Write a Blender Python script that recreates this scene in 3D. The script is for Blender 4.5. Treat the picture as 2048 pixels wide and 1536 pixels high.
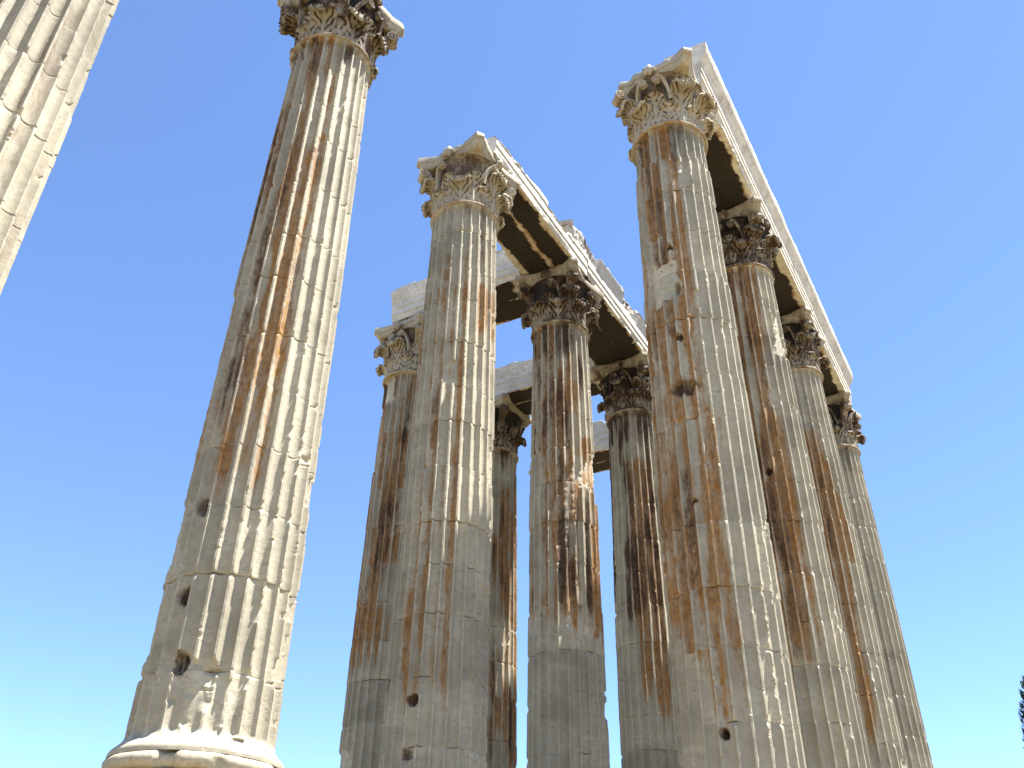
import bpy, math, random
import numpy as np
from mathutils import Matrix, Vector

C = bpy.context.scene.collection
for o in list(bpy.data.objects):
    bpy.data.objects.remove(o)
scene = bpy.context.scene

# ------------------------------------------------------------------ camera
PITCH, ROLL, FPX = 0.5948, 0.0174, 1849.87
cam_d = bpy.data.cameras.new("camera")
cam = bpy.data.objects.new("camera", cam_d)
C.objects.link(cam)
cam_d.sensor_width = 36.0
cam_d.lens = FPX * 36.0 / 2048.0
cam_d.clip_start, cam_d.clip_end = 0.1, 20000.0
fw = Vector((0, math.cos(PITCH), math.sin(PITCH)))
up = Vector((0, -math.sin(PITCH), math.cos(PITCH)))
rt = Vector((1, 0, 0))
cr, sr = math.cos(ROLL), math.sin(ROLL)
rc, uc = cr * rt + sr * up, cr * up - sr * rt
m = Matrix.Identity(4)
for i in range(3):
    m[i][0], m[i][1], m[i][2] = rc[i], uc[i], -fw[i]
cam.matrix_world = m
scene.camera = cam

# ------------------------------------------------------------------ light
SUN_AZ, SUN_EL = 98.0, 70.0
world = bpy.data.worlds.new("World")
scene.world = world
world.use_nodes = True
wt = world.node_tree
wt.nodes.clear()
wo = wt.nodes.new("ShaderNodeOutputWorld")
wb = wt.nodes.new("ShaderNodeBackground")
ws = wt.nodes.new("ShaderNodeTexSky")
ws.sky_type = 'NISHITA'
ws.sun_disc = False
ws.sun_elevation = math.radians(SUN_EL)
ws.sun_rotation = math.radians(SUN_AZ)
ws.altitude = 3500
ws.air_density = 0.85
ws.dust_density = 0.25
ws.ozone_density = 3.0
whs = wt.nodes.new('ShaderNodeHueSaturation')
whs.inputs['Saturation'].default_value = 1.08
wt.links.new(ws.outputs[0], whs.inputs['Color'])
wmx = wt.nodes.new('ShaderNodeMix'); wmx.data_type = 'RGBA'; wmx.blend_type = 'MULTIPLY'
wmx.inputs[0].default_value = 1.0; wmx.inputs[7].default_value = (1.82, 1.66, 1.60, 1)
wt.links.new(whs.outputs[0], wmx.inputs[6])
wt.links.new(wmx.outputs[2], wb.inputs[0])
wb.inputs[1].default_value = 0.07
wt.links.new(wb.outputs[0], wo.inputs[0])

sun_d = bpy.data.lights.new("sun", 'SUN')
sun_d.energy = 5.0
sun_d.angle = math.radians(0.5)
sun_d.color = (1.0, 0.97, 0.92)
sun = bpy.data.objects.new("sun", sun_d)
C.objects.link(sun)
az, el = math.radians(SUN_AZ), math.radians(SUN_EL)
sdir = Vector((math.sin(az) * math.cos(el), math.cos(az) * math.cos(el), math.sin(el)))
sun.rotation_euler = sdir.to_track_quat('Z', 'Y').to_euler()
sun.location = sdir * 100

scene.view_settings.view_transform = 'Standard'
scene.view_settings.look = 'None'
scene.view_settings.exposure = 2.0
scene.view_settings.gamma = 1.0

# ------------------------------------------------------------------ noise
def _hash(ix, iy, iz, seed):
    h = (ix.astype(np.uint32) * np.uint32(374761393) + iy.astype(np.uint32) * np.uint32(668265263)
         + iz.astype(np.uint32) * np.uint32(2147483647) + np.uint32(seed * 1274126177 & 0xffffffff))
    h = (h ^ (h >> np.uint32(13))) * np.uint32(1274126177)
    h = (h ^ (h >> np.uint32(16))) * np.uint32(2246822519)
    h = h ^ (h >> np.uint32(15))
    return (h & np.uint32(0xffffff)).astype(np.float32) / np.float32(0xffffff)

def vnoise(x, y, z, seed=0):
    x, y, z = [np.asarray(a, np.float32) + np.float32(1000) for a in np.broadcast_arrays(x, y, z)]
    fx, fy, fz = np.floor(x), np.floor(y), np.floor(z)
    ix, iy, iz = fx.astype(np.int64), fy.astype(np.int64), fz.astype(np.int64)
    x, y, z = x - fx, y - fy, z - fz
    x, y, z = x * x * (3 - 2 * x), y * y * (3 - 2 * y), z * z * (3 - 2 * z)
    def L(a, b, t): return a + (b - a) * t
    c = [[[_hash(ix + i, iy + j, iz + k, seed) for k in (0, 1)] for j in (0, 1)] for i in (0, 1)]
    a0 = L(L(c[0][0][0], c[1][0][0], x), L(c[0][1][0], c[1][1][0], x), y)
    a1 = L(L(c[0][0][1], c[1][0][1], x), L(c[0][1][1], c[1][1][1], x), y)
    return L(a0, a1, z)

def fbm(x, y, z, seed=0, octv=3):
    t, a, s = 0, 0.5, 0
    for o in range(octv):
        t = t + a * vnoise(x * 2 ** o, y * 2 ** o, z * 2 ** o, seed + 17 * o)
        s += a
        a *= 0.5
    return t / s

def sstep(a, b, x):
    t = np.clip((np.asarray(x, float) - a) / (b - a), 0, 1)
    return t * t * (3 - 2 * t)

# ------------------------------------------------------------------ materials
def nn(t, typ, **kw):
    n = t.nodes.new(typ)
    for k, v in kw.items():
        setattr(n, k, v)
    return n

def math_n(t, op, a, b=None, clamp=False):
    n = nn(t, "ShaderNodeMath", operation=op, use_clamp=clamp)
    for i, v in enumerate((a, b)):
        if v is None: continue
        if isinstance(v, (int, float)): n.inputs[i].default_value = v
        else: t.links.new(v, n.inputs[i])
    return n.outputs[0]

def mix_n(t, fac, a, b, mode='MIX'):
    n = nn(t, "ShaderNodeMix", data_type='RGBA', blend_type=mode)
    for i, v in ((0, fac), (6, a), (7, b)):
        if isinstance(v, (int, float)): n.inputs[i].default_value = v
        elif isinstance(v, tuple): n.inputs[i].default_value = (*v, 1) if len(v) == 3 else v
        else: t.links.new(v, n.inputs[i])
    return n.outputs[2]

def noise_n(t, vec, scale, detail=4, rough=0.55, dist=0.0):
    n = nn(t, "ShaderNodeTexNoise")
    n.inputs['Scale'].default_value = scale
    n.inputs['Detail'].default_value = detail
    n.inputs['Roughness'].default_value = rough
    n.inputs['Distortion'].default_value = dist
    t.links.new(vec, n.inputs['Vector'])
    return n.outputs['Fac']

def range_n(t, v, a, b, c=0.0, d=1.0):
    n = nn(t, "ShaderNodeMapRange", interpolation_type='SMOOTHSTEP')
    t.links.new(v, n.inputs[0])
    for i, q in enumerate((a, b, c, d)):
        n.inputs[i + 1].default_value = q
    return n.outputs[0]

def scale_vec(t, vec, sx, sy, sz):
    n = nn(t, "ShaderNodeMapping")
    n.inputs['Scale'].default_value = (sx, sy, sz)
    t.links.new(vec, n.inputs['Vector'])
    return n.outputs[0]

def new_mat(name):
    mt = bpy.data.materials.new(name)
    mt.use_nodes = True
    t = mt.node_tree
    t.nodes.clear()
    out = nn(t, "ShaderNodeOutputMaterial")
    b = nn(t, "ShaderNodeBsdfPrincipled")
    t.links.new(b.outputs[0], out.inputs[0])
    b.inputs['Roughness'].default_value = 0.85
    b.inputs['Specular IOR Level'].default_value = 0.25
    return mt, t, b

def marble(name, light, dark, bump=0.35, vein=0.55):
    """weathered marble; vertex attribute 'stain' = (rust, crust, tone), object colour = general (rust, crust, tone)"""
    mt, t, b = new_mat(name)
    pos = nn(t, "ShaderNodeNewGeometry").outputs['Position']
    at = nn(t, "ShaderNodeAttribute", attribute_name='stain')
    sep = nn(t, "ShaderNodeSeparateColor"); t.links.new(at.outputs['Color'], sep.inputs[0])
    oi = nn(t, "ShaderNodeObjectInfo")
    so = nn(t, "ShaderNodeSeparateColor"); t.links.new(oi.outputs['Color'], so.inputs[0])
    n1 = noise_n(t, pos, 1.7, 6, 0.6)
    n2 = noise_n(t, pos, 9.0, 5, 0.65)
    n3 = noise_n(t, pos, 38.0, 4, 0.7)
    base = mix_n(t, range_n(t, n1, 0.35, 0.68), dark, light)
    base = mix_n(t, range_n(t, n2, 0.42, 0.72, 0.0, 0.55), base, (0.27, 0.235, 0.18))
    base = mix_n(t, range_n(t, n3, 0.55, 0.8, 0.0, 0.35), base, (0.18, 0.15, 0.11))
    # schist veins, thin and mostly level
    v = noise_n(t, scale_vec(t, pos, 0.9, 0.9, 4.2), 1.6, 5, 0.6, 0.6)
    vl = math_n(t, 'ABSOLUTE', math_n(t, 'SUBTRACT', v, 0.5))
    vm = math_n(t, 'MULTIPLY', range_n(t, vl, 0.0, 0.016, 1.0, 0.0), range_n(t, n1, 0.42, 0.62))
    base = mix_n(t, math_n(t, 'MULTIPLY', vm, vein), base, (0.13, 0.11, 0.085))
    # tone of each drum / block
    tone = math_n(t, 'ADD', math_n(t, 'MULTIPLY', sep.outputs[2], 0.5), 0.75)
    tn = nn(t, "ShaderNodeCombineColor")
    for i in range(3): t.links.new(tone, tn.inputs[i])
    base = mix_n(t, at.outputs['Alpha'], base, mix_n(t, 1.0, base, tn.outputs[0], 'MULTIPLY'))
    # rust
    brk = math_n(t, 'ADD', range_n(t, noise_n(t, scale_vec(t, pos, 5, 5, 1.3), 1.0, 7, 0.68), 0.3, 0.7, -0.38, 0.38), range_n(t, noise_n(t, scale_vec(t, pos, 26, 26, 9), 1.0, 4, 0.7), 0.3, 0.7, -0.22, 0.22))
    r0 = math_n(t, 'ADD', sep.outputs[0], math_n(t, 'MULTIPLY', so.outputs[0], range_n(t, n2, 0.35, 0.7)))
    rust = range_n(t, math_n(t, 'ADD', r0, math_n(t, 'MULTIPLY', brk, math_n(t, 'MINIMUM', math_n(t, 'MULTIPLY', r0, 3.0), 1.0))), 0.15, 0.85)
    rc_ = mix_n(t, range_n(t, n2, 0.3, 0.7), (0.18, 0.066, 0.010), (0.35, 0.160, 0.020))
    rc_ = mix_n(t, range_n(t, noise_n(t, scale_vec(t, pos, 6, 6, 0.9), 1.0, 5, 0.65), 0.47, 0.72), rc_, (0.15, 0.085, 0.04))
    rc_ = mix_n(t, range_n(t, r0, 0.2, 0.75), (0.29, 0.20, 0.105), rc_)
    base = mix_n(t, math_n(t, 'MULTIPLY', rust, range_n(t, noise_n(t, scale_vec(t, pos, 14, 14, 4), 1.0, 5, 0.7), 0.35, 0.65, 0.55, 0.95)), base, rc_)
    # dark crust
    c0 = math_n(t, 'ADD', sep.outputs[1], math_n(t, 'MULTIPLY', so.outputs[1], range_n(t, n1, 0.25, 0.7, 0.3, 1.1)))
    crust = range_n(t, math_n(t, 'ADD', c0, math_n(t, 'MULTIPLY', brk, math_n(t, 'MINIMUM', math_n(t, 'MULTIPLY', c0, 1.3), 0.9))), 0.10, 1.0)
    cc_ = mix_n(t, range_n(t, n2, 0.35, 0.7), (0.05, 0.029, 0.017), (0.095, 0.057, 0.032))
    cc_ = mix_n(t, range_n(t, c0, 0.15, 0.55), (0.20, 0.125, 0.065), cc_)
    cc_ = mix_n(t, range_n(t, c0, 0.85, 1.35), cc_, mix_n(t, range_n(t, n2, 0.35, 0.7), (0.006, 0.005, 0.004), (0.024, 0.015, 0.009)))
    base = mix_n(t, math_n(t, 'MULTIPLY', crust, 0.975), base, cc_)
    t.links.new(base, b.inputs['Base Color'])
    bm = nn(t, "ShaderNodeBump")
    bm.inputs['Strength'].default_value = bump
    bm.inputs['Distance'].default_value = 0.03
    h = math_n(t, 'ADD', math_n(t, 'MULTIPLY', n2, 0.7), math_n(t, 'MULTIPLY', n3, 0.45))
    h = math_n(t, 'SUBTRACT', h, math_n(t, 'MULTIPLY', vm, 0.25))
    t.links.new(h, bm.inputs['Height'])
    t.links.new(bm.outputs[0], b.inputs['Normal'])
    return mt

M_SHAFT = marble("weathered_column_marble", (0.425, 0.382, 0.280), (0.335, 0.30, 0.215))
M_CAP = marble("carved_capital_marble", (0.415, 0.373, 0.278), (0.32, 0.285, 0.208), bump=0.5, vein=0.15)
M_BEAM = marble("architrave_marble", (0.60, 0.565, 0.49), (0.49, 0.46, 0.385), bump=0.3, vein=0.35)
M_RUBBLE = marble("rubble_masonry", (0.42, 0.37, 0.30), (0.22, 0.19, 0.15), bump=1.0, vein=0.0)

def ground_mat():
    mt, t, b = new_mat("dusty_ground")
    pos = nn(t, "ShaderNodeNewGeometry").outputs['Position']
    n1 = noise_n(t, pos, 0.15, 6, 0.6)
    n2 = noise_n(t, pos, 3.0, 6, 0.7)
    base = mix_n(t, range_n(t, n1, 0.4, 0.62), (0.22, 0.165, 0.085), (0.15, 0.12, 0.05))
    base = mix_n(t, range_n(t, n2, 0.4, 0.8, 0, 0.5), base, (0.20, 0.16, 0.11))
    t.links.new(base, b.inputs['Base Color'])
    bm = nn(t, "ShaderNodeBump"); bm.inputs['Strength'].default_value = 0.6; bm.inputs['Distance'].default_value = 0.05
    t.links.new(n2, bm.inputs['Height']); t.links.new(bm.outputs[0], b.inputs['Normal'])
    return mt

def leafy_mat():
    mt, t, b = new_mat("cypress_foliage")
    pos = nn(t, "ShaderNodeNewGeometry").outputs['Position']
    n1 = noise_n(t, pos, 2.0, 4, 0.6)
    t.links.new(mix_n(t, range_n(t, n1, 0.35, 0.7), (0.022, 0.04, 0.02), (0.055, 0.085, 0.032)), b.inputs['Base Color'])
    return mt

def bark_mat():
    mt, t, b = new_mat("cypress_bark")
    pos = nn(t, "ShaderNodeNewGeometry").outputs['Position']
    n1 = noise_n(t, scale_vec(t, pos, 8, 8, 1), 1.0, 4, 0.6)
    t.links.new(mix_n(t, n1, (0.09, 0.06, 0.04), (0.2, 0.15, 0.11)), b.inputs['Base Color'])
    return mt

# ------------------------------------------------------------------ mesh helpers
def mesh_np(name, v, f, mat, stain=None, smooth=True, sharp=None):
    """v (n,3), f (m,4) quads or list of polygons"""
    me = bpy.data.meshes.new(name)
    v = np.asarray(v, np.float32)
    if isinstance(f, np.ndarray):
        nf, k = f.shape
        me.vertices.add(len(v)); me.vertices.foreach_set("co", v.ravel())
        me.loops.add(nf * k); me.loops.foreach_set("vertex_index", f.ravel().astype(np.int32))
        me.polygons.add(nf)
        me.polygons.foreach_set("loop_start", np.arange(0, nf * k, k, dtype=np.int32))
        me.polygons.foreach_set("loop_total", np.full(nf, k, np.int32))
        me.update(calc_edges=True)
        me.validate()
    else:
        me.from_pydata([tuple(p) for p in v], [], [tuple(q) for q in f])
    me.polygons.foreach_set("use_smooth", np.full(len(me.polygons), smooth, bool))
    me.materials.append(mat)
    if stain is not None:
        a = me.color_attributes.new("stain", 'FLOAT_COLOR', 'POINT')
        s = np.ones((len(v), 4), np.float32); s[:, :3] = stain
        a.data.foreach_set("color", s.ravel())
    if sharp:
        me.set_sharp_from_angle(angle=sharp)
    return me

def obj(name, me, parent=None, loc=(0, 0, 0), rotz=0.0, color=None):
    o = bpy.data.objects.new(name, me)
    C.objects.link(o)
    o.location = loc
    o.rotation_euler = (0, 0, rotz)
    if parent: o.parent = parent
    o.color = (*(color if color else (0, 0, .5)), 1)
    return o

def tag(o, label, cat, group=None):
    o['label'] = label; o['category'] = cat; o['kind'] = 'thing'
    if group: o['group'] = group
    return o

def grid_faces(nu, nv, wrap_u=False):
    """vertex index = j*nu + i ; i along u (faces ccw)"""
    iu = np.arange(nu if wrap_u else nu - 1); jv = np.arange(nv - 1)
    I, J = np.meshgrid(iu, jv)
    I2 = (I + 1) % nu
    return np.stack([J * nu + I, J * nu + I2, (J + 1) * nu + I2, (J + 1) * nu + I], -1).reshape(-1, 4)

# ------------------------------------------------------------------ layout (metres, camera at the origin)
S = 5.5
YAW = -0.52
U = np.array([math.sin(-YAW), math.cos(-YAW)])          # along the colonnades, away from the camera
V = np.array([-U[1], U[0]])                             # across, to the left
P0 = np.array([-1.2956, 17.6108])
def site(a, b): return P0 + S * (a * U + b * V)
RH = -1.0143
SITES = dict(A=(-2, 0), B=(-1, 0), C=(0, 0), F=(1, 0), G=(2, 0), L=(3, 0),
             D=(1, 1), E=(2, 1), M=(3, 1),
             H=(.0279, RH), I=(1.0279, RH), J=(2.0279, RH), K=(3.0279, RH))
POS = {k: site(*v) for k, v in SITES.items()}
POS['A'] = POS['A'] + np.array([-0.13, 0.0])
Z_FOOT, Z_BASE, Z_SH0, Z_NECK = 1.35, 1.75, 2.535, 16.86
Z_CAP0, Z_TOP = 16.92, 18.87

# ------------------------------------------------------------------ fluted shaft
FRAC = np.array([-0.5, -0.455, -0.435, -0.37, -0.24, -0.08, 0.08, 0.24, 0.37, 0.435, 0.455])
NFL = 24
TH = ((np.arange(NFL)[:, None] + FRAC[None, :] + 0.5) / NFL * 2 * math.pi).ravel()
SS = np.tile(FRAC, NFL)
FL = np.repeat(np.arange(NFL), len(FRAC))

def shaft_mesh(key, seed, dz, rust, brown, topcrust, worn, dents, ragged=1.0, skip=()):
    rng = np.random.default_rng(seed)
    p = POS[key]
    beta = math.atan2(-p[1], -p[0])                      # side of the shaft that faces the viewpoint
    nd = 13
    hts = rng.uniform(0.85, 1.2, nd); hts = hts / hts.sum() * (Z_NECK - Z_SH0)
    joints = Z_SH0 + np.cumsum(hts)[:-1]
    z = list(np.arange(Z_SH0, Z_NECK, dz)) + [Z_NECK]
    z = [q for q in z if np.min(np.abs(joints - q)) > 0.02]
    for j in joints: z += [j - 0.016, j - 0.009, j, j + 0.009, j + 0.016]
    z = np.sort(np.array(z))
    nz = len(z)
    Zg, T = np.meshgrid(z, TH, indexing='ij')
    Sg = np.broadcast_to(SS, Zg.shape); Fg = np.broadcast_to(FL, Zg.shape)
    drum = np.searchsorted(joints, Zg)
    # entasis
    zz = np.array([2.7, 4, 6, 9, 11.5, 14, 16.3, 16.9])
    rr = np.array([.965, .96, .95, .93, .905, .87, .83, .822])
    r0 = np.interp(Zg, zz, rr)
    r0 = r0 + 0.16 * sstep(2.84, 2.58, Zg) ** 1.5 + 0.035 * sstep(16.68, 16.85, Zg) ** 1.5
    dr = rng.normal(0, 0.008, nd)[drum]; r0 = r0 + dr
    # flutes
    pitch = 2 * math.pi * r0 / NFL
    w = 0.435
    zlo, zhi = 2.76, 16.79
    half = w * pitch
    e = np.minimum(Zg - zlo, zhi - Zg)
    endf = np.where(e <= 0, 0.0, np.where(e < half, np.sqrt(np.clip(1 - ((half - e) / half) ** 2, 0, 1)), 1.0))
    weff = w * endf
    q = np.clip(1 - (Sg / np.maximum(weff, 1e-4)) ** 2, 0, 1)
    depth = 0.100 * np.sqrt(q) * (0.25 + 0.75 * endf)
    depth = np.where(np.abs(Sg) < weff, depth, 0)
    rf = r0 - depth
    X, Y = np.cos(T) * r0, np.sin(T) * r0
    # wear of the arrises
    n_hi = fbm(X * 9, Y * 9, Zg * 11, seed, 2)
    n_mid = fbm(X * 3.3, Y * 3.3, Zg * 2.4, seed + 3, 3)
    n_low = fbm(X * 1.1, Y * 1.1, Zg * 0.5, seed + 7, 3)
    phi = (T - beta + math.pi) % (2 * math.pi) - math.pi  # 0 faces the viewpoint, + to its right
    jd = np.min(np.abs(Zg[:, :1, None] - joints), -1)
    ar = ((Fg + (Sg > 0)) % NFL).astype(np.float32)
    n_ar = fbm(ar * 7.31, Zg * 3.2, Zg * 0 + seed, seed + 51, 5)
    low = sstep(8.5, 4.0, Zg + 3 * (n_low - .5)) * worn * sstep(-1.2, 0.4, phi)
    th = 0.73 - 0.18 * low - 0.03 * ragged * sstep(.5, .65, n_mid)
    bite = sstep(th, th + 0.03, n_ar + 0.10 * (n_hi - .5))
    bite = bite * sstep(.40, .54, fbm(ar * 2.31, Zg * .45, Zg * 0 + seed, seed + 53, 2) + .12 * low)
    ero = bite * ragged * (0.012 + 0.016 * low + 0.026 * n_mid + 0.016 * n_hi)
    ero = ero + ragged * 0.007 * np.clip(n_hi * 2.4 - 1.0, 0, 1)
    ero = ero + 0.05 * np.exp(-(jd / 0.05) ** 2) * sstep(.56, .66, fbm(ar * 3.1, Zg * 1.2, Zg * 0, seed + 57, 2))
    spall = 0.085 * sstep(0.735, 0.76, fbm(X * 0.9 + 5, Y * 0.9, Zg * 0.6, seed + 21, 3) + 0.05 * worn + .05 * (n_hi - .5))
    ero = ero + spall * (0.75 + 0.5 * n_hi)
    r = np.minimum(rf, r0 - ero)
    hole = np.zeros_like(r); fresh = np.zeros_like(r)
    for (dphi, dzc, wr, hr, dep, kind) in dents:
        dx = ((phi - dphi + math.pi) % (2 * math.pi) - math.pi) * r0
        dx = dx + 0.18 * wr * (n_mid - .5) * 4; dzz = (Zg - dzc) + 0.18 * hr * (n_hi - .5) * 4
        if kind == 'hole':
            d = np.sqrt((dx / wr) ** 2 + (dzz / hr) ** 2)
            mk = sstep(1.15, 0.7, d)
            r = r - dep * mk; hole = np.maximum(hole, sstep(1.7, 0.6, d))
        elif kind == 'chop':                             # lost chunk, flat broken face
            d = np.maximum(np.abs(dx) / wr, np.abs(dzz) / hr)
            mk = sstep(1.1, 0.85, d)
            if dep > .07: fresh = np.maximum(fresh, mk)
            flat = r0 - dep - 0.045 * (n_mid - .5) - 0.035 * (n_hi - .5)
            r = r * (1 - mk) + mk * np.where(dep < .07, np.minimum(r, flat), np.minimum(r + .05, flat))
        elif kind == 'wear':                             # flutes worn down to a plain surface
            d = np.sqrt((dx / wr) ** 2 + (dzz / hr) ** 2)
            mk = sstep(1.2, 0.6, d)
            r = r * (1 - mk) + mk * np.minimum(r + 0.055, r0 - dep - 0.02 * n_mid)
    jn = np.exp(-(jd / 0.008) ** 2)
    r = r - jn * (0.010 * sstep(.38, .55, n_low) + 0.04 * sstep(0.54, 0.66, n_mid))
    r = r + 0.003 * (n_hi - 0.5) + 0.003 * (n_mid - 0.5) * worn
    T2 = T + rng.normal(0, 0.004, nd)[drum]
    x, y = np.cos(T2) * r, np.sin(T2) * r
    v = np.stack([x, y, Zg - Z_FOOT], -1).reshape(-1, 3)
    # stains: (rust, crust, tone)
    dg = np.degrees(phi)
    FI = Fg.astype(np.int64); DI = drum.astype(np.int64); Z0 = FI * 0
    hf = _hash(FI, Z0 + 3, Z0, seed + 31); hd = _hash(FI, DI, Z0, seed + 32); hdr = _hash(DI, Z0, Z0, seed + 33)
    hf2 = _hash(FI, Z0 + 9, Z0, seed + 35)
    streak = fbm(X * 5, Y * 5, Zg * 0.30, seed + 41, 4)
    patch = fbm(X * 1.3, Y * 1.3, Zg * 0.55, seed + 43, 3)
    def prof(c, w): return sstep(-w - 14, -w + 4, dg - c) * sstep(w + 14, w - 4, dg - c)
    side = 0.45 + 0.55 * sstep(-0.35, 0.15, Sg)
    inner = np.maximum(0.55 + 0.45 * sstep(0.0, 0.05, depth), sstep(16.4, 16.7, Zg))
    R = np.zeros_like(r); B = np.zeros_like(r)
    for (lv, c, w, z0, z1, cont, *fl) in rust:
        hm = cont * hf + (1 - cont) * hd
        if cont > .9: hm = 0.36 + 0.6 * hm
        k = 0.25 * hm + 0.75 * sstep(0.25, 0.55, hm) * (0.5 + 0.9 * sstep(.40, .60, patch))
        k = k * (0.35 + 1.1 * sstep(.36, .60, streak))
        k = np.maximum(k, (fl[0] if fl else 0.17) * (0.4 + 1.2 * sstep(.35, .62, streak)))
        R = np.maximum(R, 1.75 * lv * k * prof(c, w) * sstep(z0 - .4, z0 + 1.2, Zg + 2 * (streak - .5)) * sstep(z1 + .3, z1 - .3, Zg) * side * inner)
    for (lv, c, w, z0, z1) in brown:
        k = (0.25 + 1.0 * sstep(.38, .62, streak)) * (0.45 + 0.8 * hf2) * (0.5 + 0.8 * sstep(.40, .60, patch))
        B = np.maximum(B, 1.3 * lv * k * prof(c, w) * sstep(z0 - .6, z0 + 1.5, Zg + 2 * (streak - .5)) * sstep(z1 + .3, z1 - .3, Zg) * inner)
    B = np.maximum(B, topcrust * sstep(15.0, 16.5, Zg + 1.8 * (streak - .5) + .9 * (hf2 - .5)) * (0.35 + 0.7 * hf) * inner * sstep(75, 35, dg))
    B = B + 0.10 * sstep(0.03, 0.09, depth) * (0.3 + streak)
    B = B + hole * 0.8
    R = R * (1 - .92 * fresh); B = B * (1 - .8 * fresh) + .5 * np.exp(-((fresh - .5) / .25) ** 2) * sstep(.4, .6, n_mid) * (fresh > .02)
    R = R + hole * 0.4
    B = np.maximum(B, jn * 0.6 * sstep(0.42, 0.6, n_mid))
    tone = 0.5 + (rng.uniform(-0.24, 0.2, nd)[drum]) + 0.5 * (n_low - 0.5) + 0.25 * (hd - 0.5)
    grey = sstep(0.56, 0.66, fbm(X * 0.8, Y * 0.8, Zg * 1.6, seed + 61, 2)) * 0.25
    tone = tone - grey + .25 * fresh
    st = np.stack([np.clip(R, 0, 1), np.clip(B, 0, 1), np.clip(tone, 0, 1)], -1).reshape(-1, 3)
    f = grid_faces(len(TH), nz, True)
    return mesh_np("shaft", v, f, M_SHAFT, st, smooth=True, sharp=math.radians(38))

def lathe(prof, n=72, seed=0, rough=0.01, mat=None, chips=0.0, name="ring", stain=(0, 0, .5)):
    prof = np.array(prof, float)
    t = np.arange(n) / n * 2 * math.pi
    R, T = np.meshgrid(prof[:, 0], t, indexing='ij'); Z = np.broadcast_to(prof[:, 1][:, None], R.shape)
    X, Y = np.cos(T) * R, np.sin(T) * R
    nz_ = fbm(X * 4, Y * 4, Z * 4, seed, 3) - 0.5
    ch = chips * sstep(0.58, 0.72, fbm(X * 1.7, Y * 1.7, Z * 1.2, seed + 5, 3))
    R2 = R + rough * 2 * nz_ - ch
    v = np.stack([np.cos(T) * R2, np.sin(T) * R2, Z + rough * nz_], -1).reshape(-1, 3)
    st = np.zeros((len(v), 3)); st[:] = stain
    return mesh_np(name, v, grid_faces(n, len(prof), True), mat or M_CAP, st, True, math.radians(50))

def arc_prof(cx, cz, r, a0, a1, n=9):
    return [(cx + r * math.cos(a), cz + r * math.sin(a)) for a in np.linspace(math.radians(a0), math.radians(a1), n)]

# neck ring
ME_NECK = lathe([(0.80, 16.83 - Z_FOOT)] + [(x, z + Z_NECK - Z_FOOT) for x, z in arc_prof(0.853, 0.0, 0.046, -100, 100, 9)] + [(0.78, 16.91 - Z_FOOT)],
                96, 3, 0.006, M_CAP, 0.02, "necking_ring", (0.35, 0.12, .5))
# base
zb = Z_BASE - Z_FOOT
ME_TORUS = lathe([(1.0, zb + 0.585)] + arc_prof(1.10, zb + 0.685, 0.095, -90, 90) + [(1.07, zb + 0.79), (1.07, zb + 0.81), (0.9, zb + .81)], 160, 5, 0.03, M_SHAFT, 0.10, "upper_torus", (0, 0, .6))
ME_SCOTIA = lathe([(1.27, zb + 0.33), (1.17, zb + 0.36), (1.08, zb + 0.45), (1.06, zb + 0.5), (1.09, zb + .55), (1.09, zb + .585), (.9, zb + .585)], 96, 6, 0.008, M_SHAFT, 0.03, "scotia", (0, 0.1, .45))
ME_LTORUS = lathe([(1.15, zb)] + arc_prof(1.25, zb + 0.165, 0.16, -90, 90) + [(1.0, zb + .328)], 96, 7, 0.012, M_SHAFT, 0.06, "lower_torus", (0, 0, .5))

def rough_box(name, sx, sy, sz, n, seed, mat, rough=0.015, chip=0.06, stain=(0, 0, .5), center=True):
    """box with worn faces and chipped edges, base at z=0"""
    vs, fs, off = [], [], 0
    dims = np.array([sx, sy, sz])
    for ax in range(3):
        for sg in (-1, 1):
            a, b = [i for i in range(3) if i != ax]
            na, nb = max(2, int(dims[a] * n) + 2), max(2, int(dims[b] * n) + 2)
            A, B = np.meshgrid(np.linspace(-.5, .5, na), np.linspace(-.5, .5, nb))
            q = np.zeros((na * nb, 3)); q[:, a] = A.ravel(); q[:, b] = B.ravel(); q[:, ax] = 0.5 * sg
            f = grid_faces(na, nb)
            flip = (sg < 0) ^ (ax == 1)
            if flip: f = f[:, ::-1]
            vs.append(q); fs.append(f + off); off += len(q)
    v = np.concatenate(vs); f = np.concatenate(fs)
    p = v * dims
    d = 0.5 * dims - np.abs(p)
    near = np.sort(d, 1)[:, 1]
    nz_ = fbm(p[:, 0] * 3 + seed, p[:, 1] * 3, p[:, 2] * 3, seed, 3)
    k = chip * sstep(0.12, 0.0, near) * sstep(0.4, 0.7, nz_)
    sgn = np.sign(p)
    p = p - sgn * (k[:, None] * (d < 0.13)) + rough * 2 * (nz_[:, None] - .5) * sgn * (d < 1e-6)
    p[:, 2] += sz / 2
    st = np.zeros((len(p), 3)); st[:] = stain
    return mesh_np(name, p, f, mat, st, True, math.radians(40))

ME_PLINTH = rough_box("plinth", 2.85, 2.85, zb, 5, 9, M_SHAFT, 0.012, 0.06)

# ------------------------------------------------------------------ Corinthian capital (local z from its foot)
HC = Z_TOP - Z_CAP0
def bell_r(z):
    return np.interp(z, [0, .3, .7, 1.0, 1.3, 1.5], [.80, .785, .80, .84, .91, .99])

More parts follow.
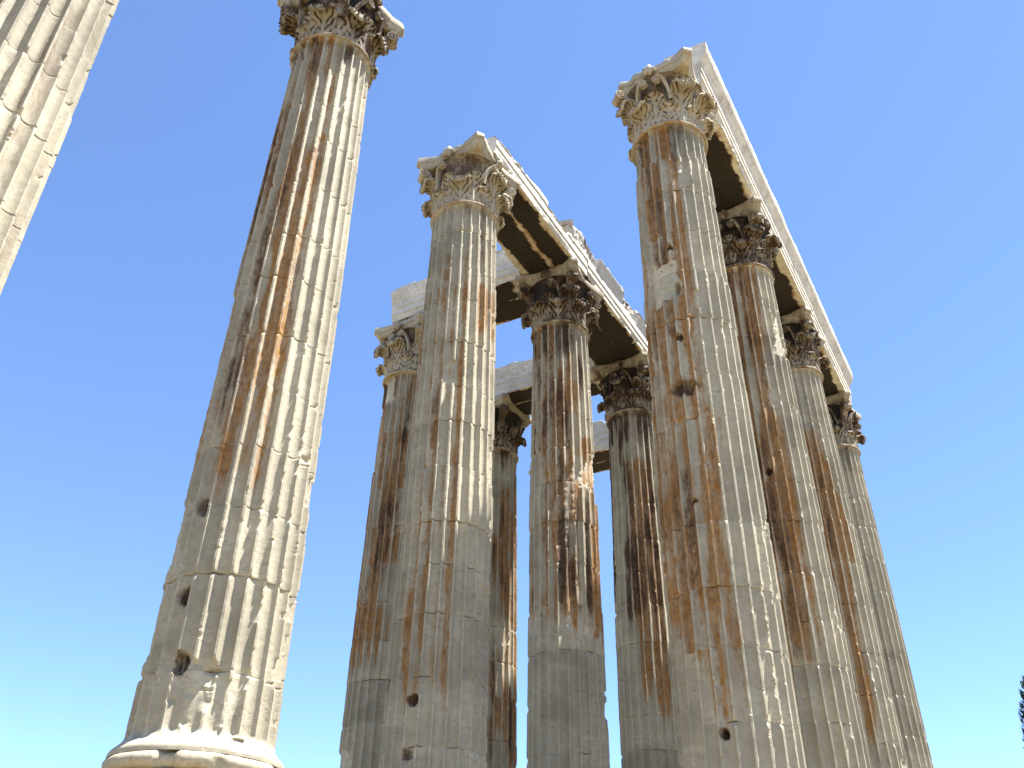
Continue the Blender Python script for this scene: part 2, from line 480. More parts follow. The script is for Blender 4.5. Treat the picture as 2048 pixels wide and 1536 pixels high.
def bell_mesh():
    prof = [(np.interp(z, [0, .3, .7, 1.0, 1.3, 1.5], [.80, .785, .785, .775, .79, .86]), z) for z in np.linspace(0, 1.5, 22)] + [(1.0, 1.56), (0.4, 1.58)]
    return lathe(prof, 80, 11, 0.02, M_CAP, 0.03, "bell", (0.1, 0.45, .45))  # dark colour paints in the shade of the cavities around the bell
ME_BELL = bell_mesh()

def curve_interp(pts, n):
    pts = np.array(pts, float)
    # Catmull-Rom
    P = np.vstack([2 * pts[0] - pts[1], pts, 2 * pts[-1] - pts[-2]])
    out = []
    seg = len(pts) - 1
    for k in range(n):
        x = k / (n - 1) * seg; i = min(int(x), seg - 1); t = x - i
        a, b, c, d = P[i], P[i + 1], P[i + 2], P[i + 3]
        out.append(0.5 * ((2 * b) + (-a + c) * t + (2 * a - 5 * b + 4 * c - d) * t * t + (-a + 3 * b - 3 * c + d) * t ** 3))
    return np.array(out)

def leaf_mesh(name, path, W, seed, lobes=5, nt=44, ns=25, chip=0.0, th=0.05):
    rng = np.random.default_rng(seed)
    cv = curve_interp(path, nt)                          # (rho, z)
    tg = np.gradient(cv, axis=0); tg /= np.linalg.norm(tg, axis=1)[:, None]
    nrm = np.stack([tg[:, 1], -tg[:, 0]], 1)             # outward
    t = np.linspace(0, 1, nt); s = np.linspace(-1, 1, ns)
    T, Sg = np.meshgrid(t, s, indexing='ij')
    wid = W * np.interp(T, [0, .15, .45, .65, .8, .92, 1], [.98, 1.0, 1.06, 1.0, .78, .55, .25])
    lob = np.abs(np.sin(math.pi * lobes * T + 0.4))
    wid = wid * (0.78 + 0.22 * lob ** 0.6)
    a = np.abs(Sg)
    rel = 0.040 * np.exp(-(Sg / 0.085) ** 2)             # midrib
    ph = lobes * (T + 0.12 - 0.42 * a ** 1.3)
    grv = np.clip(np.cos(2 * math.pi * ph), 0, 1) ** 3   # drilled channels fanning up and out from the rib
    chan = grv * sstep(0.10, 0.22, a) * sstep(1.0, 0.85, a) * sstep(0.97, 0.85, T)
    rel = rel - 0.062 * chan
    fine = np.cos(2 * math.pi * ph * 3)
    rel = rel + 0.010 * fine * sstep(0.15, 0.4, a)
    rel = rel - 0.05 * a ** 2.5 * sstep(0.9, 0.3, T)
    rel = rel + 0.012 * (fbm(T * 9 + seed, Sg * 3, T * 0, seed, 2) - .5)
    if chip:
        rel = rel - chip * sstep(.5, .68, fbm(T * 4, Sg * 1.7, T * 0 + seed, seed + 4, 2))
    rho = cv[:, 0][:, None] + nrm[:, 0][:, None] * rel
    zz = cv[:, 1][:, None] + nrm[:, 1][:, None] * rel
    off = Sg * wid
    ang = off / np.maximum(rho, 0.7)
    F = np.stack([rho * np.cos(ang), rho * np.sin(ang), zz], -1)
    rb = rho - nrm[:, 0][:, None] * (th + np.maximum(rel, 0)); zb_ = zz - nrm[:, 1][:, None] * (th + np.maximum(rel, 0))
    ang2 = off * 0.96 / np.maximum(rho, .7)
    Bk = np.stack([rb * np.cos(ang2), rb * np.sin(ang2), zb_], -1)
    n = nt * ns
    v = np.concatenate([F.reshape(-1, 3), Bk.reshape(-1, 3)])
    f1 = grid_faces(ns, nt)
    fs = [f1, f1[:, ::-1] + n]
    for j in range(nt - 1):
        l0, l1 = j * ns, (j + 1) * ns
        r0_, r1_ = l0 + ns - 1, l1 + ns - 1
        fs.append(np.array([[l0, l1, l1 + n, l0 + n], [r0_, r0_ + n, r1_ + n, r1_]]))
    tl = (nt - 1) * ns
    fs.append(np.array([[tl + i, tl + i + n, tl + i + 1 + n, tl + i + 1] for i in range(ns - 1)])[:, ::-1])
    # drilled hollows coloured darker and rustier, for contrast
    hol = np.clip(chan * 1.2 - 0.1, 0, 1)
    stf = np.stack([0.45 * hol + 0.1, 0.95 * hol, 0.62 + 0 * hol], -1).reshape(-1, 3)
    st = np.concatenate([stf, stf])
    return mesh_np(name, v, np.concatenate(fs), M_CAP, st, True, math.radians(45))

LOW = [(0.82, 0.0), (0.835, .2), (0.86, .38), (0.91, .52), (0.99, .60), (1.07, .585), (1.09, .51), (1.07, .45)]
UPP = [(0.82, 0.05), (0.835, .5), (0.87, .76), (0.94, .95), (1.04, 1.04), (1.14, 1.02), (1.165, .93), (1.14, .86)]
ME_LOW = [leaf_mesh("lower_leaf", LOW, 0.29, s, 5, chip=c) for s, c in ((1, 0), (2, .02), (3, .04))]
ME_LOW.append(leaf_mesh("lower_leaf", [(0.82, 0.0), (0.835, .2), (0.86, .38), (0.90, .5), (0.95, .56)], 0.29, 4, 4, chip=.05))   # tip lost
ME_UPP = [leaf_mesh("upper_leaf", UPP, 0.30, s, 6, chip=c) for s, c in ((5, 0), (6, .02), (7, .04))]
ME_UPP.append(leaf_mesh("upper_leaf", [(0.82, 0.05), (0.835, .5), (0.87, .76), (0.92, .90), (0.98, .97)], 0.30, 8, 5, chip=.05))

def ribbon(name, path3, side, width, thick, seed, groove=0.015, stain=(.15, .2, .5)):
    """solid ribbon swept along a 3-D path; side(i) = unit vector across"""
    path = np.array(path3, float); n = len(path)
    tg = np.gradient(path, axis=0); tg /= np.linalg.norm(tg, axis=1)[:, None] + 1e-9
    sd = np.array([side] * n, float)
    up_ = np.cross(tg, sd)
    prof = [(-1, -1), (-1, 1), (-.7, 1.0), (-.45, 1 - groove / thick), (0, 1.0), (.45, 1 - groove / thick), (.7, 1.0), (1, 1), (1, -1)]
    wv = width if hasattr(width, '__len__') else [width] * n
    v = []
    for i in range(n):
        for a, b in prof:
            v.append(path[i] + sd[i] * a * wv[i] * .5 + up_[i] * b * thick * .5)
    v = np.array(v)
    v = v + 0.02 * (fbm(v[:, 0] * 6, v[:, 1] * 6, v[:, 2] * 6, seed, 2)[:, None] - .5)
    k = len(prof)
    f = grid_faces(k, n, True).tolist()
    f.append(list(range(k))[::-1]); f.append([(n - 1) * k + i for i in range(k)])
    st = np.zeros((len(v), 3)); st[:] = stain
    return mesh_np(name, v, f, M_CAP, st, True, math.radians(45))

def scroll_disc(r, wid, n=28):
    """solid scroll end: axis along y, centred at the origin, with a spiral groove and an eye on both faces"""
    prof = [(0.0, -.5), (.16, -.5), (.2, -.44), (.34, -.42), (.40, -.5), (.52, -.5), (.58, -.42), (.74, -.42), (.82, -.5), (.98, -.5),
            (1.0, -.4), (.95, -.15), (.95, .15), (1.0, .4), (.98, .5), (.82, .5), (.74, .42), (.58, .42), (.52, .5), (.40, .5), (.34, .42), (.2, .44), (.16, .5), (0.0, .5)]
    v, f = [], []
    for (a, y) in prof:
        for i in range(n):
            t = i / n * 2 * math.pi
            v.append((a * r * math.cos(t), y * wid, a * r * math.sin(t)))
    return np.array(v), grid_faces(n, len(prof), True)

def stem(path3, side, w0, w1, t0, t1):
    path = np.array(path3, float); n = len(path)
    tg = np.gradient(path, axis=0); tg /= np.linalg.norm(tg, axis=1)[:, None] + 1e-9
    sd = np.array(side, float); sd = np.tile(sd, (n, 1)) if sd.ndim == 1 else sd
    nr = np.cross(tg, sd); nr /= np.linalg.norm(nr, axis=1)[:, None] + 1e-9
    prof = [(-1, -1), (-1, .8), (-.8, 1), (-.55, .55), (0, .75), (.55, .55), (.8, 1), (1, .8), (1, -1)]
    v = []
    for i in range(n):
        q = i / (n - 1); w = w0 + (w1 - w0) * q; th = t0 + (t1 - t0) * q
        for a, b in prof: v.append(path[i] + sd[i] * a * w / 2 + nr[i] * b * th / 2)
    return np.array(v), grid_faces(len(prof), n, True)

def joined(name, pieces, seed, stain):
    vs, fs, off = [], [], 0
    for v, f in pieces:
        vs.append(v); fs.append(f + off); off += len(v)
    v = np.concatenate(vs); f = np.concatenate(fs)
    nz_ = fbm(v[:, 0] * 5, v[:, 1] * 5, v[:, 2] * 5, seed, 3)
    v = v + 0.03 * (nz_[:, None] - .5)
    st = np.zeros((len(v), 3)); st[:] = stain
    return mesh_np(name, v, f, M_CAP, st, True, math.radians(40))

def corner_volute(cut=False):
    p2 = curve_interp([(0.84, .62), (0.90, .95), (1.01, 1.24), (1.13, 1.43), (1.23, 1.50)], 14)
    if cut: p2 = p2[:10]
    P = np.stack([p2[:, 0], 0 * p2[:, 0], p2[:, 1]], 1)
    pcs = [stem(P, (0, -1, 0), .20, .30, .10, .13)]
    # leaf carved under the stem
    p3 = curve_interp([(0.86, .80), (0.98, 1.08), (1.13, 1.28), (1.24, 1.36)] if not cut else [(0.86, .80), (0.95, 1.0), (1.04, 1.15)], 10)
    pcs.append(stem(np.stack([p3[:, 0], 0 * p3[:, 0], p3[:, 1]], 1), (0, -1, 0), .24, .16, .05, .05))
    if not cut:
        v, f = scroll_disc(.14, .30); pcs.append((v + np.array([1.19, 0, 1.385]), f))
    return joined("corner_volute", pcs, 21 + cut, (.12, .15, .5))

def inner_helix(sg):
    th = curve_interp([(sg * .50, .70), (sg * .45, 1.02), (sg * .33, 1.30), (sg * .20, 1.43)], 12)
    rho = bell_r(th[:, 1]) + 0.05
    P = np.stack([rho * np.cos(th[:, 0]), rho * np.sin(th[:, 0]), th[:, 1]], 1)
    pcs = [stem(P, (-1, 0, 0), .14, .14, .07, .09)]
    v, f = scroll_disc(.105, .12)
    R = np.array([[0, -1, 0], [1, 0, 0], [0, 0, 1]], float)      # axis y -> axis x
    v = v @ np.array([[0, 1, 0], [-1, 0, 0], [0, 0, 1]], float)
    r_ = bell_r(1.34) + .06
    pcs.append((v + np.array([r_ * math.cos(.17), sg * r_ * math.sin(.17), 1.345]), f))
    return joined("inner_helix", pcs, 23 + (sg > 0), (.15, .2, .5))

ME_VOL = [corner_volute(), corner_volute(True)]
ME_HEL = [inner_helix(1), inner_helix(-1)]

def abacus_mesh(seed, broken=()):
    """concave-sided slab with cut corners; broken = list of (angle, loss)"""
    R, ch, sag = 1.10, 0.15, 0.20
    out = []
    for k in range(4):
        a = k * math.pi / 2
        for q in np.linspace(-1, 1, 25):
            y = q * (R - ch); x = R + ch * 0.0 - sag * (1 - q * q) * 1.05
            x = R - sag * (1 - (q * q)) 
            out.append((x * math.cos(a) - y * math.sin(a), x * math.sin(a) + y * math.cos(a)))
    out = np.array(out)
    lv = [(0.84, 0.0), (0.87, .015), (0.90, .05), (0.93, .10), (0.95, .15), (0.955, .165), (0.985, .17), (1.0, .2), (1.0, .25), (1.0, .31), (0.995, .325)]
    n = len(out)
    v = []
    for sc, z in lv:
        v.append(np.column_stack([out * sc, np.full(n, z * 1.2 + 1.56)]))
    v = np.concatenate(v)
    nz_ = fbm(v[:, 0] * 3, v[:, 1] * 3, v[:, 2] * 3, seed, 3)
    rad = np.hypot(v[:, 0], v[:, 1])
    loss = 0.10 * sstep(.55, .75, fbm(v[:, 0] * 1.5, v[:, 1] * 1.5, v[:, 2], seed + 9, 3))
    for ang, ls in broken:
        aa = np.arctan2(v[:, 1], v[:, 0]); d = np.abs((aa - ang + math.pi) % (2 * math.pi) - math.pi)
        loss = loss + ls * sstep(.42, .12, d) * (0.7 + .6 * nz_)
    k = 1 - (loss - 0.03 * (nz_ - .5)) / rad
    v[:, :2] *= k[:, None]
    v[:, 2] += 0.02 * (nz_ - .5)
    f = grid_faces(n, len(lv), True).tolist()
    f.append([(len(lv) - 1) * n + i for i in range(n)]); f.append(list(range(n))[::-1])
    st = np.zeros((len(v), 3)); st[:, 2] = .55; st[:, 0] = .12; st[:, 1] = .25 * sstep(.2, 0, v[:, 2] - 1.56)
    return mesh_np("abacus", v, f, M_CAP, st, True, math.radians(40))

def fleuron_mesh():
    """flower on the middle of an abacus side, at +x"""
    prof = []
    n, m_ = 22, 10
    v = []
    for j in range(m_):
        t = j / (m_ - 1); ph = t * math.pi
        for i in range(n):
            a = i / n * 2 * math.pi
            rr_ = 0.15 * math.sin(ph) * (1 + .22 * math.cos(5 * a))
            v.append((0.90 + 0.10 * (1 - math.cos(ph)) * .9, rr_ * math.cos(a), 1.75 + rr_ * math.sin(a) * 1.1))
    v = np.array(v)
    f = grid_faces(n, m_, True)
    return mesh_np("fleuron", v, f, M_CAP, np.tile([.1, .15, .5], (len(v), 1)), True)
ME_FLE = fleuron_mesh()
ABA = {}

# ------------------------------------------------------------------ columns
def column(key, label, seed, dz=0.03, rust=(), brown=(), topcrust=0.3, worn=0.5, dents=(), ragged=1.0,
           cap=(0.2, 0.2, .5), broken=(), lost=0.15, gone=()):
    p = POS[key]
    root = bpy.data.objects.new("corinthian_column", None)
    C.objects.link(root)
    root.empty_display_size = 0.5
    root.location = (p[0], p[1], Z_FOOT)
    tag(root, label, "column", "standing Corinthian columns of the ruined temple")
    rot = math.atan2(U[1], U[0])
    obj("shaft", shaft_mesh(key, seed, dz, rust, brown, topcrust, worn, dents, ragged), root)
    obj("necking_ring", ME_NECK, root, color=(cap[0] * .7, cap[1] * .6, .5))
    bs = obj("base", ME_LTORUS, root, color=(.25, .35, .4))
    obj("upper_torus", ME_TORUS, bs, color=(.22, .38, .4)); obj("scotia", ME_SCOTIA, bs, color=(.25, .5, .4))
    obj("plinth", ME_PLINTH, bs, rotz=rot)
    rng = random.Random(seed * 7 + 1)
    cp = obj("capital", ME_BELL, root, (0, 0, Z_CAP0 - Z_FOOT), rot, (cap[0] + .1, cap[1] + .3, .4))  # extra dark on the bell: painted shade for the voids under the abacus
    for k in range(8):
        lm = ME_LOW[3] if rng.random() < lost + .25 else ME_LOW[rng.randrange(3)]
        obj("acanthus_leaf", lm, cp, rotz=(k + .5) * math.pi / 4, color=cap)
        lm = ME_UPP[3] if rng.random() < lost + .25 else ME_UPP[rng.randrange(3)]
        obj("acanthus_leaf", lm, cp, rotz=k * math.pi / 4, color=cap)
    for k in range(4):
        a = (k + .5) * math.pi / 2
        if k not in gone and not any(abs((a - b[0] + math.pi) % (2 * math.pi) - math.pi) < .3 and b[1] > .3 for b in broken):
            obj("corner_volute", ME_VOL[rng.random() < lost * .7], cp, rotz=a, color=cap)
        for h in ME_HEL:
            if rng.random() > lost * .6: obj("inner_helix", h, cp, rotz=k * math.pi / 2, color=cap)
        if rng.random() > lost: obj("fleuron", ME_FLE, cp, rotz=k * math.pi / 2, color=cap)
    bk = tuple(broken)
    if (bk, seed % 3) not in ABA: ABA[(bk, seed % 3)] = abacus_mesh(51 + seed % 3, bk)
    obj("abacus", ABA[(bk, seed % 3)], cp, color=(cap[0] * .5, cap[1] * .5, .5))
    return root

R_ = math.radians
column('A', "cropped grey sunlit column shaft in the photo's top left corner, its capital out of frame", 11, 0.022,
       rust=[(.35, -60, 40, 5, 17, .5)], brown=[(.25, -60, 40, 5, 17), (.16, 40, 70, 3, 17)], topcrust=.2, worn=.3)
column('B', "tall lone column carrying no beam, orange streaked flutes, moulded base showing at its foot", 12, 0.02,
       rust=[(1.35, -20, 20, 6.0, 17, .95), (.8, -62, 26, 6.5, 17, .6, .4)], brown=[(.5, -66, 34, 7, 17)], topcrust=.75, worn=.8,
       cap=(.3, .75, .5), lost=.35,
       dents=[(R_(-41), 5.91, .10, .13, .12, 'hole'), (R_(-40), 4.58, .10, .12, .12, 'hole'), (R_(-30), 3.65, .10, .13, .2, 'hole'),
              (R_(-84), 8.0, .35, 2.2, .05, 'chop'), (R_(-80), 5.2, .3, 1.6, .045, 'chop'), (R_(82), 6.6, .25, .25, .05, 'chop')])
column('C', "front column of the middle row, pale capital with crisp leaves, beam starting on top", 13, 0.022,
       rust=[(.62, -45, 54, 4.6, 15.4, .35, .5), (.95, 5, 70, 12.9, 14.3, .1, .6)], brown=[(.2, -40, 50, 5, 17)], topcrust=.5, worn=.55,
       cap=(.3, .12, .5), lost=.3, gone=(2,),
       dents=[(R_(-29), 4.54, .10, .10, .14, 'hole'), (R_(-32), 3.62, .12, .10, .08, 'hole'), (R_(75), 9.6, .25, .5, .06, 'chop')])
column('F', "brown stained column with dark capital where two beams meet, behind the pale middle column", 14, 0.03,
       rust=[(.9, -20, 55, 7.5, 16.8, .2, .4), (1.3, 48, 26, 7.5, 13, .4)], brown=[(.38, -25, 75, 8.0, 17)], topcrust=1.0, worn=.5,
       cap=(.45, .95, .35), lost=.2,
       dents=[(R_(-66), 7.8, .3, .3, .05, 'chop')])
column('G', "column with blackened capital, half hidden by the left side of the big front right column", 15, 0.035,
       rust=[(1.4, 8, 24, 7.0, 15, .95)], brown=[(.6, -20, 90, 8, 17)], topcrust=1.4, worn=.4, cap=(.35, 1.1, .3), lost=.2)
column('L', "farthest column of the middle row, hidden behind the big front right column", 16, 0.06,
       rust=[(.8, 0, 60, 8, 16, .5)], brown=[(.6, 0, 90, 8, 17)], topcrust=.8, worn=.4, cap=(.3, .8, .3))
column('D', "rust streaked column partly behind the pale middle column's left side, chipped white capital", 17, 0.03,
       rust=[(1.2, -20, 75, 7.5, 16.8, .45)], brown=[(.45, -20, 75, 9, 17)], topcrust=.4, worn=.5, cap=(.25, .2, .5),
       broken=((R_(135), .1),), lost=.35,
       dents=[(R_(-62), 16.3, .35, .5, .12, 'chop'), (R_(-75), 14.6, .3, 1.2, .05, 'chop')])
column('E', "slim dark brown column peeping out just right of the pale middle column", 18, 0.035,
       rust=[(1.3, 40, 45, 6, 15.5, .5)], brown=[(.55, 0, 90, 6, 17)], topcrust=1.2, worn=.3, cap=(.45, .9, .4), lost=.4)
column('M', "far rear column hidden behind the brown stained column", 19, 0.06, brown=[(.6, 0, 90, 8, 17)], topcrust=.8, worn=.4, cap=(.3, .8, .4))
column('H', "big front right column with patchy orange stains, holes and a large broken patch halfway", 20, 0.02,
       rust=[(1.3, -38, 40, 4.2, 16.9, .25, .3), (.8, -30, 45, 3.6, 9.5, .1)], brown=[(.22, -50, 40, 5, 17)], topcrust=.5, worn=.6,
       cap=(.45, .05, .6), broken=((R_(135), .28),), lost=.3, gone=(2,),
       dents=[(R_(-28), 12.25, .36, .50, .085, 'chop'), (R_(-11), 12.0, .055, .16, .16, 'hole'), (R_(-15), 10.79, .055, .09, .13, 'hole'),
              (R_(-16), 13.12, .06, .07, .11, 'hole'), (R_(-16), 9.62, .25, .16, .10, 'hole'), (R_(-17), 7.25, .045, .05, .1, 'hole'),
              (R_(-65), 4.99, .05, .08, .1, 'hole'), (R_(-12), 3.42, .065, .085, .18, 'hole'),
              (R_(-70), 12.4, .25, .9, .03, 'wear')])
column('I', "second column of the right row, dark red-brown left flutes, sooty capital", 21, 0.03,
       rust=[(1.3, -14, 34, 6.0, 16.8, .95)], brown=[(.34, -22, 34, 6.5, 17)], topcrust=.4, worn=.3, cap=(.55, .85, .4), lost=.25,
       dents=[(R_(-4), 10.49, .08, .08, .13, 'hole')])
column('J', "third column of the right row, narrow pale shaft with grey-brown capital", 22, 0.035,
       rust=[(1.6, 8, 16, 5.5, 14.6, .95), (.9, 34, 10, 8, 13.5, .3)], brown=[(.5, 4, 13, 5.5, 14.5)], topcrust=.35, worn=.3, cap=(.5, .85, .45), lost=.3)
column('K', "farthest column of the right row, under the end of the long beam", 23, 0.04, rust=[(.3, -50, 30, 8, 17, .5)], topcrust=.6, worn=.3, cap=(.3, .85, .5), lost=.3)

# ------------------------------------------------------------------ architraves
def sweep(name, sec, p0, p1, across, seed, mat, stainf, dl=0.07, ds=0.06, rough=0.008, chip=None, sharp=30, topwave=0.0, end0=0.0):
    """sec: closed outline [(w,z)...] swept from p0 to p1; across = unit vector of +w"""
    p0, p1 = np.array(p0, float), np.array(p1, float)
    Ln = np.linalg.norm(p1 - p0); d = (p1 - p0) / Ln
    pts = []
    ns = len(sec)
    cen = np.mean(np.array(sec, float), 0)
    for i in range(ns):
        a, b = np.array(sec[i], float), np.array(sec[(i + 1) % ns], float)
        k = max(1, int(np.linalg.norm(b - a) / ds))
        for q in range(k): pts.append(a + (b - a) * q / k)
    pts = np.array(pts); m_ = len(pts)
    nl = max(2, int(Ln / dl)); l = np.linspace(0, Ln, nl)
    Lg, W = np.meshgrid(l, pts[:, 0], indexing='ij'); Zs = np.broadcast_to(pts[:, 1], Lg.shape).copy()
    W = W.copy(); Lg = Lg.copy()
    n1 = fbm(Lg * 2.2 + seed, W * 2.2, Zs * 2.2, seed, 3); n2 = fbm(Lg * 9, W * 9, Zs * 9, seed + 5, 2)
    tg = np.roll(pts, -1, 0) - np.roll(pts, 1, 0); tg /= np.linalg.norm(tg, axis=1)[:, None] + 1e-9
    out = np.stack([tg[:, 1], -tg[:, 0]], 1)
    if np.sum((pts - cen) * out) < 0: out = -out
    disp = rough * 2 * (n1 - .5) + rough * (n2 - .5)
    if chip:
        for (cw, cz, rad, dep) in chip:
            dd = np.hypot(W - cw, Zs - cz)
            disp = disp - dep * sstep(rad, 0, dd) * sstep(.50, .60, fbm(Lg * .8, Lg * 0 + cw * 9, Lg * 0, seed + 11, 4) * .75 + n2 * .25)
    W2 = W + out[:, 0] * disp; Z2 = Zs + out[:, 1] * disp
    if topwave:
        zt = pts[:, 1].max()
        k = sstep(zt - .25, zt, Zs)
        Z2 = Z2 - k * topwave * sstep(.35, .7, fbm(Lg * 1.1, Lg * 0, Lg * 0, seed + 23, 4))
    # ragged break at the start
    if end0: Lg = Lg + end0 * (fbm(W * 2, Zs * 2, W * 0, seed + 31, 3) - .3) * sstep(.6, 0, Lg)
    X = p0[0] + d[0] * Lg + across[0] * W2; Y = p0[1] + d[1] * Lg + across[1] * W2
    o0 = (p0 + p1) / 2
    v = np.stack([X - o0[0], Y - o0[1], Z2], -1).reshape(-1, 3)
    f = grid_faces(m_, nl, True).tolist()
    f.append(list(range(m_))[::-1]); f.append([(nl - 1) * m_ + i for i in range(m_)])
    st = stainf(Lg / Ln, W, Zs, n1, n2).reshape(-1, 3)
    me = mesh_np(name, v, f, mat, st, True, math.radians(sharp))
    import bmesh
    bm = bmesh.new(); bm.from_mesh(me); bmesh.ops.recalc_face_normals(bm, faces=bm.faces); bm.to_mesh(me); bm.free()
    me.set_sharp_from_angle(angle=math.radians(sharp))
    return me, o0

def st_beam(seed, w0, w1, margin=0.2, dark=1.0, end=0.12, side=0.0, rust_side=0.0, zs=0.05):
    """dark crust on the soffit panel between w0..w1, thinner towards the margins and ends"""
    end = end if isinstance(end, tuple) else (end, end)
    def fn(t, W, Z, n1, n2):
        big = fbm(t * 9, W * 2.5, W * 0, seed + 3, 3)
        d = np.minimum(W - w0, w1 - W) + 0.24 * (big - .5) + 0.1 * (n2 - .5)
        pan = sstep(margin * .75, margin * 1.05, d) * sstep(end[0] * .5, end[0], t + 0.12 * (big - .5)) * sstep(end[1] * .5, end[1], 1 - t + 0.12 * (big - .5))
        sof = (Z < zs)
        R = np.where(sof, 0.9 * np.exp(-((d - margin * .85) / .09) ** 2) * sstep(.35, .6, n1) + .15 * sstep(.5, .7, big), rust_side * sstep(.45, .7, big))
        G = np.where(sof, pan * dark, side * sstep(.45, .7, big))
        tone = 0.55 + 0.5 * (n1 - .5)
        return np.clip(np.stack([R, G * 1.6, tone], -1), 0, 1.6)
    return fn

def bx(w0, w1, z0, z1): return [(w0, z0), (w1, z0), (w1, z1), (w0, z1)]

ZA = Z_TOP + 0.055
def sec_outer(w0, w1, h=1.0, steps=(.20, .42, .70), ov=.028):
    """plain back at w0, three fasciae on the w1 face"""
    s = [(w0, 0), (w1, 0), (w1, steps[0]), (w1 + ov, steps[0] + .01), (w1 + ov, steps[1]), (w1 + 2 * ov, steps[1] + .01), (w1 + 2 * ov, min(h, steps[2]))]
    if h > steps[2]: s += [(w1 + 2 * ov, h)]
    s += [(w0, h)]
    return s
def flip(sec): return [(-w, z) for w, z in sec][::-1]

GRP = "architrave blocks bridging the columns"
def beam(a0, a1, axis, fixed, w0, w1, label, seed, face=1, h=1.45, crown=True, margin=.2, dark=1.0, topwave=0.0, end0=0.0, chip=None, side=0.0, rust_side=0.0, endm=.1, ov=0.2, steps=(.20, .42, .70), crown_parts=((0, 1),), join=.08, crown_chip=.09):
    """axis 'u': runs along a at row b=fixed, +w to the right (sun side); axis 'v': runs along b at a=fixed, +w towards the viewer"""
    if axis == 'u':
        p0, p1, ac = site(a0, fixed), site(a1, fixed), -V
    else:
        p0, p1, ac = site(fixed, a0), site(fixed, a1), -U
    gap = 0.004
    d = (p1 - p0) / np.linalg.norm(p1 - p0)
    p0, p1 = p0 + d * gap, p1 - d * gap
    hb = h if not crown else 0.72
    s = sec_outer(w0, w1, hb, steps) if face > 0 else flip(sec_outer(-w1, -w0, hb, steps))
    ch = chip or [(w1 if face > 0 else w0, 0, .22, .07), (w0 if face > 0 else w1, 0, .2, .05)]
    j0, j1 = (join, 0) if face > 0 else (0, join)
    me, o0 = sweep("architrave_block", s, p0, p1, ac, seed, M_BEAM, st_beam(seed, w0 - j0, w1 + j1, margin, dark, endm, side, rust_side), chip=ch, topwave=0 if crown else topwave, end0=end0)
    jz = random.Random(seed).uniform(-.012, .012)
    o = obj("architrave_block", me, None, (o0[0] - V[0] * jz, o0[1] - V[1] * jz, ZA + jz))
    tag(o, label, "architrave", GRP)
    if crown:
        we = (w1 if face > 0 else -w0) + .056
        wi = w0 if face > 0 else -w1
        q = ov
        cs = [(wi, .724), (we - .01, .724), (we + .02, .76), (we + .035, .84), (we + q * .45, .93), (we + q * .8, 1.02), (we + q * .93, 1.12), (we + q * .95, 1.2), (we + q, 1.21), (we + q, h - .02), (we + q - .02, h), (wi, h)]
        if face < 0: cs = flip(cs)
        for (ca, cb) in crown_parts:
            q0, q1 = p0 + (p1 - p0) * ca, p0 + (p1 - p0) * cb
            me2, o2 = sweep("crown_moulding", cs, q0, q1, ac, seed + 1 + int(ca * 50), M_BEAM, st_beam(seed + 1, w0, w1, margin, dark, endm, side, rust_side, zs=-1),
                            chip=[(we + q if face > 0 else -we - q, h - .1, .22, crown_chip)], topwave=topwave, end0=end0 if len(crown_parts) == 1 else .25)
            obj("crown_moulding", me2, o, (o2[0] - o0[0], o2[1] - o0[1], 0))
    return o

h0 = SITES['H'][0]
# right row: H-I-J-K
for i, (nm, sd) in enumerate((("from the first to the second column of the right row", 101),
                              ("from the second to the third column of the right row", 111),
                              ("from the third to the last column of the right row", 121))):
    a0 = h0 + i + (0.02 if i == 0 else 0); a1 = h0 + i + 1 + (0.0 if i < 2 else .03)
    beam(a0, a1, 'u', RH, .10, .96, "white banded outer beam, " + nm, sd, 1, 1.45, True, .22, .95, topwave=.05, side=.22, rust_side=.12, join=.3, crown_chip=.03)
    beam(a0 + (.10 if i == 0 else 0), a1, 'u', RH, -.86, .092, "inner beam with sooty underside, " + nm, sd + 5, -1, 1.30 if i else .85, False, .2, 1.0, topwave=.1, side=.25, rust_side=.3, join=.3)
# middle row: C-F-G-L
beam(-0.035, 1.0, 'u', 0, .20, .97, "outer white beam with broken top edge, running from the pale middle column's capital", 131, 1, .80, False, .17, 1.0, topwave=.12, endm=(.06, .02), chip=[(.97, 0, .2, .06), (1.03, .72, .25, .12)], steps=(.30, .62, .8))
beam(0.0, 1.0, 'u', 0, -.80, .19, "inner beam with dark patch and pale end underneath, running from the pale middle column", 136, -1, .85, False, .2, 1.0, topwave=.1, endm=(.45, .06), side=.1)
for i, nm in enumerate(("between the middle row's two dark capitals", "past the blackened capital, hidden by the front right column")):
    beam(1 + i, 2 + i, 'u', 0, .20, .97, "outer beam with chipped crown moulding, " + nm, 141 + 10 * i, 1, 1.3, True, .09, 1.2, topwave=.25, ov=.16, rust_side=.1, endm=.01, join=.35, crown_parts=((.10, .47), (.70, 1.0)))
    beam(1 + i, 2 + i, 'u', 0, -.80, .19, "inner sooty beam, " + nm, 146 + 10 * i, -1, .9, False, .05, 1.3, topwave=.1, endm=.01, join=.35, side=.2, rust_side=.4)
# cross beams
for i, nm in enumerate(("over the chipped white capital left of the middle column",
                        "over the slim dark brown column",
                        "lowest and farthest, left of the blackened capital")):
    a = 1 + i
    b1 = 1.06
    b0 = 0.17
    beam(b0, b1, 'v', a, .05, .92, "pale cross beam's front block, " + nm, 171 + 10 * i, 1, 1.35, True, .12, .9, topwave=.12 + .1 * i, ov=.12, rust_side=.15, steps=(.24, .5, .7))
    beam(b0, b1, 'v', a, -.85, .042, "cross beam's rear block, " + nm, 176 + 10 * i, -1, 1.2, False, .12, .9, topwave=.1, rust_side=.2)

